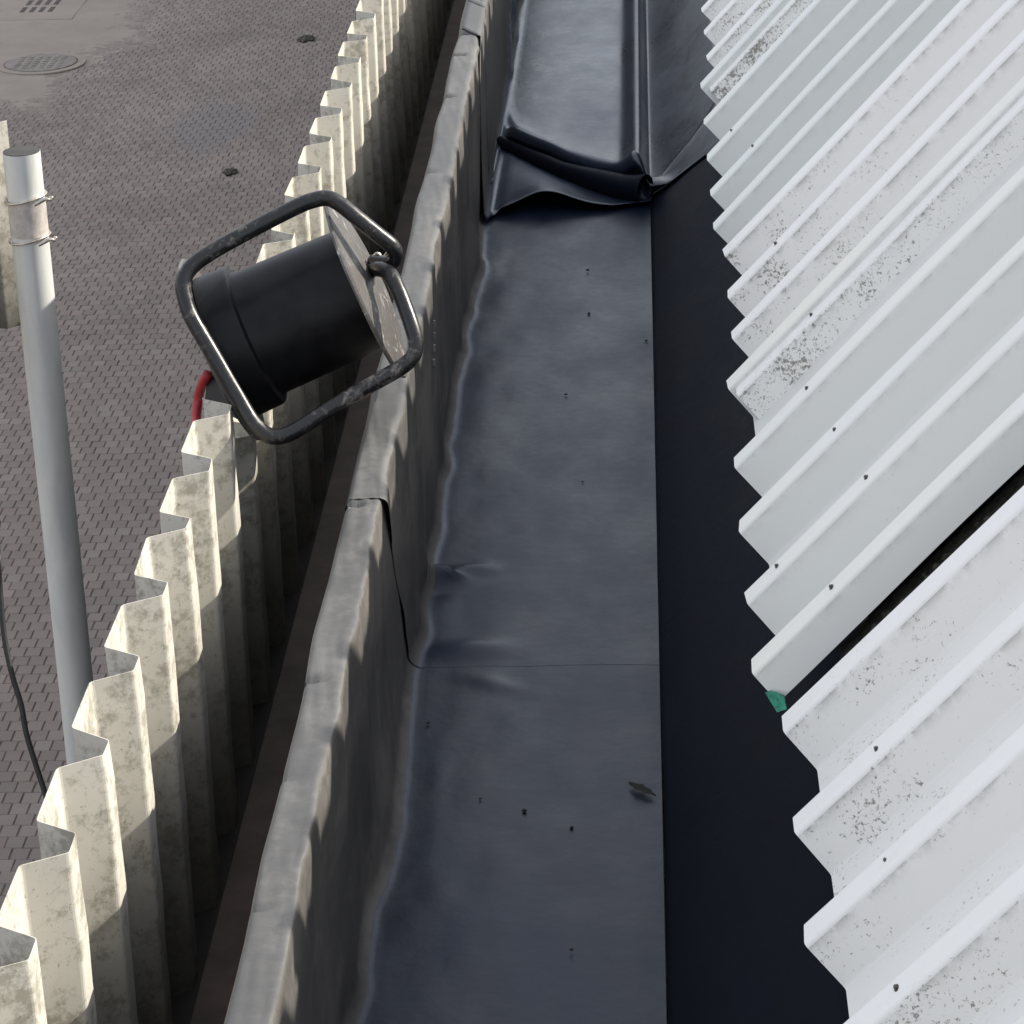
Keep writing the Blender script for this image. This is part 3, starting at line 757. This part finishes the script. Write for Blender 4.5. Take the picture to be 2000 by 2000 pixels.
# upright black flat bar fixed on the inner side of the wall
# bent strap where the tube ends meet
o = tube('tie_wire', [PP(700, 488, .04), PP(712, 478, .055), PP(722, 486, .05), PP(732, 474, .06), PP(728, 470, .06)], .0022, M_wire, None, 8, 4); attach(o, reel)
# little washer bolt on the collar
# red cable
o = tube('red_cable', [PP(392, 706, -.05), PP(386, 716, -.06), PP(378, 735, -.08), PP(373, 760, -.09), PP(370, 790, -.08), PP(369, 815, -.06), PP(370, 845, -.06), PP(368, 900, -.06)], .0068, M_red, None, 12, 6)
tag(o, 'red cable coming from the reel and dropping behind the cream wall', 'cable')
# small foil scraps on right plate
def foil_patch(name, pts, out):
    V = [PP(x, y, z)+ax*out for x, y, z in pts]
    c = sum(V, Vector())/len(V); Fc = [(i, (i+1) % len(V), len(V)) for i in range(len(V))]
    return V+[c+ax*.004], Fc

# ------------------------------------------------------------------ steel pole and the sheet wired to it
pole = empty('steel_pole', (-1.138, 4.962, 0)); tag(pole, 'tall round galvanised pole with an open top standing behind the cream wall at the left', 'pole')
def cyl(name, r0, z0, z1, mat, seg=32, inner=None):
    V = []; Fc = []
    prof = [(r0, z0), (r0, z1)]
    if inner: prof += [(inner, z1), (inner, z1-.007), (.001, z1-.007)]
    for r_0, z in prof:
        for k in range(seg):
            a = 2*math.pi*k/seg; V.append((r_0*math.cos(a), r_0*math.sin(a), z))
    for i in range(len(prof)-1):
        for k in range(seg): Fc.append((i*seg+k, i*seg+(k+1) % seg, (i+1)*seg+(k+1) % seg, (i+1)*seg+k))
    o = mesh(name, V, Fc, mat, None, True); o.modifiers.new('e', 'EDGE_SPLIT').split_angle = math.radians(40); return o
o = cyl('tube', .0344, 0, CH-1.384, M_galv, 40, .0312); o.parent = pole
V, Fc = ring(.0005, .0336, CH-1.3845, CH-1.3825, 40); o = mesh('pole_cap', V, Fc, M_capdark, pole)
o = cyl('sleeve', .0352, CH-1.541, CH-1.473, M_sleeve, 40, None); o.parent = pole
def ringwire(z, nm, ph):
    pts = []
    for k in range(15):
        a = ph+2*math.pi*k/14; pts.append((-1.138+.0384*math.cos(a), 4.962+.0384*math.sin(a), z+.006*math.sin(a*1.3)))
    return tube(nm, pts, .0021, M_wire, None, 6, 3)
for z, lab in ((CH-1.470, 'upper twisted tie wire round the top of the steel pole'), (CH-1.547, 'lower twisted tie wire round the top of the steel pole')):
    ww = empty('tie_wire', (-1.138, 4.962, z)); tag(ww, lab, 'wire', 'tie wires on the pole')
    o = ringwire(z, 'wire_ring', .3); attach(o, ww)
    p0 = Vector((-1.103, 4.93, z))
    o = tube('twisted_end', [p0+Vector((-.012, -.008, -.004)), p0+Vector((.002, -.004, .002)), p0+Vector((.010, -.006, .006)), p0+Vector((.017, -.004, .004)), p0+Vector((.020, 0, .009))],
             .0036, M_wire, None, 8, 4); attach(o, ww)
# the sheet: a short corrugated panel hung on the far side of the pole, running out of frame
pn_ = profile(4, .187, .042, .046, .024)
L = np.linspace(0, .40, 8); G = np.zeros((len(pn_), len(L), 3))
ca_, sa_ = math.cos(math.radians(48)), math.sin(math.radians(48))
for j, l in enumerate(L):                  # crest normal turned from +X towards the viewer
    G[:, j, 0] = -1.186-(pn_[:, 0])*sa_+(pn_[:, 1]-.042)*ca_; G[:, j, 1] = 5.075-pn_[:, 0]*ca_-(pn_[:, 1]-.042)*sa_; G[:, j, 2] = CH-1.755+l+0
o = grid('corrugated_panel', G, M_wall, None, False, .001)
tag(o, 'short sunlit cream corrugated panel wired behind the steel pole at the left edge', 'corrugated panel')

# black cable hanging outside the wall
cab = [(-4, 1040), (0, 1110), (8, 1200), (22, 1270), (40, 1330), (50, 1385), (70, 1450), (92, 1520), (110, 1600), (125, 1700)]
cpts = [(lambda d: (d[0], d[1], d[2]+CH))(ray(x*1.0352, y*1.0352)*3.3) for x, y in cab]
a0, a1 = cpts[0], cpts[-1]
cpts = [(a0[0]-.75, 4.9, CH-1.72), (a0[0]-.45, 4.3, CH-1.70), (a0[0]-.16, 3.6, CH-1.52), (a0[0]-.04, 3.15, CH-1.36)]+cpts+[(-.66, a1[1]-.04, a1[2]-.25), (-.64, a1[1]-.02, CH-2.6), (-.63, a1[1], CH-4.), (-.64, a1[1]+.03, CH-6.), (-.66, a1[1]+.05, .01)]
o = tube('black_cable', cpts, .0034, M_blackcable, None, 8, 5)
tag(o, 'thin black cable hanging over the yard outside the cream wall at the left edge', 'cable')

# ------------------------------------------------------------------ small things in the gutter
def speck(px, py, r):
    d = onh(px, py, 1.697); bm = bmesh.new()
    bmesh.ops.create_icosphere(bm, subdivisions=2, radius=r)
    for v in bm.verts: v.co *= rnd.uniform(.6, 1.25); v.co.z *= .5
    me = bpy.data.meshes.new('grit_speck'); bm.to_mesh(me); bm.free(); me.materials.append(M_leaf)
    o = bpy.data.objects.new('grit_speck', me); C.objects.link(o); o.location = (d[0], d[1], CH-1.697); return o
for px, py, r, lab in ((1024, 1583, .0034, 'dark grit speck in the lower middle of the gutter floor'), (1116, 1616, .0028, 'dark grit speck right of the lower middle of the gutter floor'),
                 (1116, 1855, .0024, 'dark grit speck near the bottom of the gutter floor'), (836, 1412, .0026, 'dark grit speck beside the pale crease at lower left'),
                 (1148, 527, .0034, 'dark grit speck just below the folded rubber sheet'), (1105, 770, .0028, 'dark grit speck level with the reel frame bottom'),
                 (1150, 612, .0034, 'dark grit speck on the gutter floor level with the reel drum'), (938, 1560, .002, 'tiny dark grit speck left of the lower middle of the gutter'),
                 (1138, 940, .002, 'tiny dark grit speck halfway up the gutter floor'), (1262, 665, .003, 'dark grit speck against the right edge of the gutter floor'),
                 (1072, 75, .005, 'dark grit speck on the rubber sheet at the top'), (1008, 163, .005, 'dark grit speck on the rubber sheet above its fold')):
    o = speck(px, py, r); tag(o, lab, 'grit', 'grit on the gutter lining')
lx, ly = onh(1250, 1545, 1.697)[:2]
V = []; Fc = []
nL = 12
for k in range(nL+1):
    t_ = k/nL; wd = .0042*math.sin(math.pi*t_**.8)*(1+.2*math.sin(t_*20))
    x = lx-.014+.034*t_; y = ly+.018-.036*t_
    V += [(x-wd, y-wd*1.6, CH-1.695+.002*math.sin(t_*3)), (x, y, CH-1.6935), (x+wd, y+wd*1.6, CH-1.6945+.0015*t_)]
for k in range(nL):
    b_ = 3*k; Fc += [(b_, b_+1, b_+4, b_+3), (b_+1, b_+2, b_+5, b_+4)]
o = mesh('dry_leaf', V, Fc, M_leaf); tag(o, 'dark curled dry leaf lying at the right edge of the gutter floor', 'leaf')
# four small bright fixings on the inner face of the upstand
for k, (y, h) in enumerate(((4.075, 1.421), (4.065, 1.437), (4.054, 1.453), (4.042, 1.472))):
    o = box('staple', (-.3262, y-.002, CH-h-.005), (-.3225, y+.002, CH-h+.005), M_wire, n2)
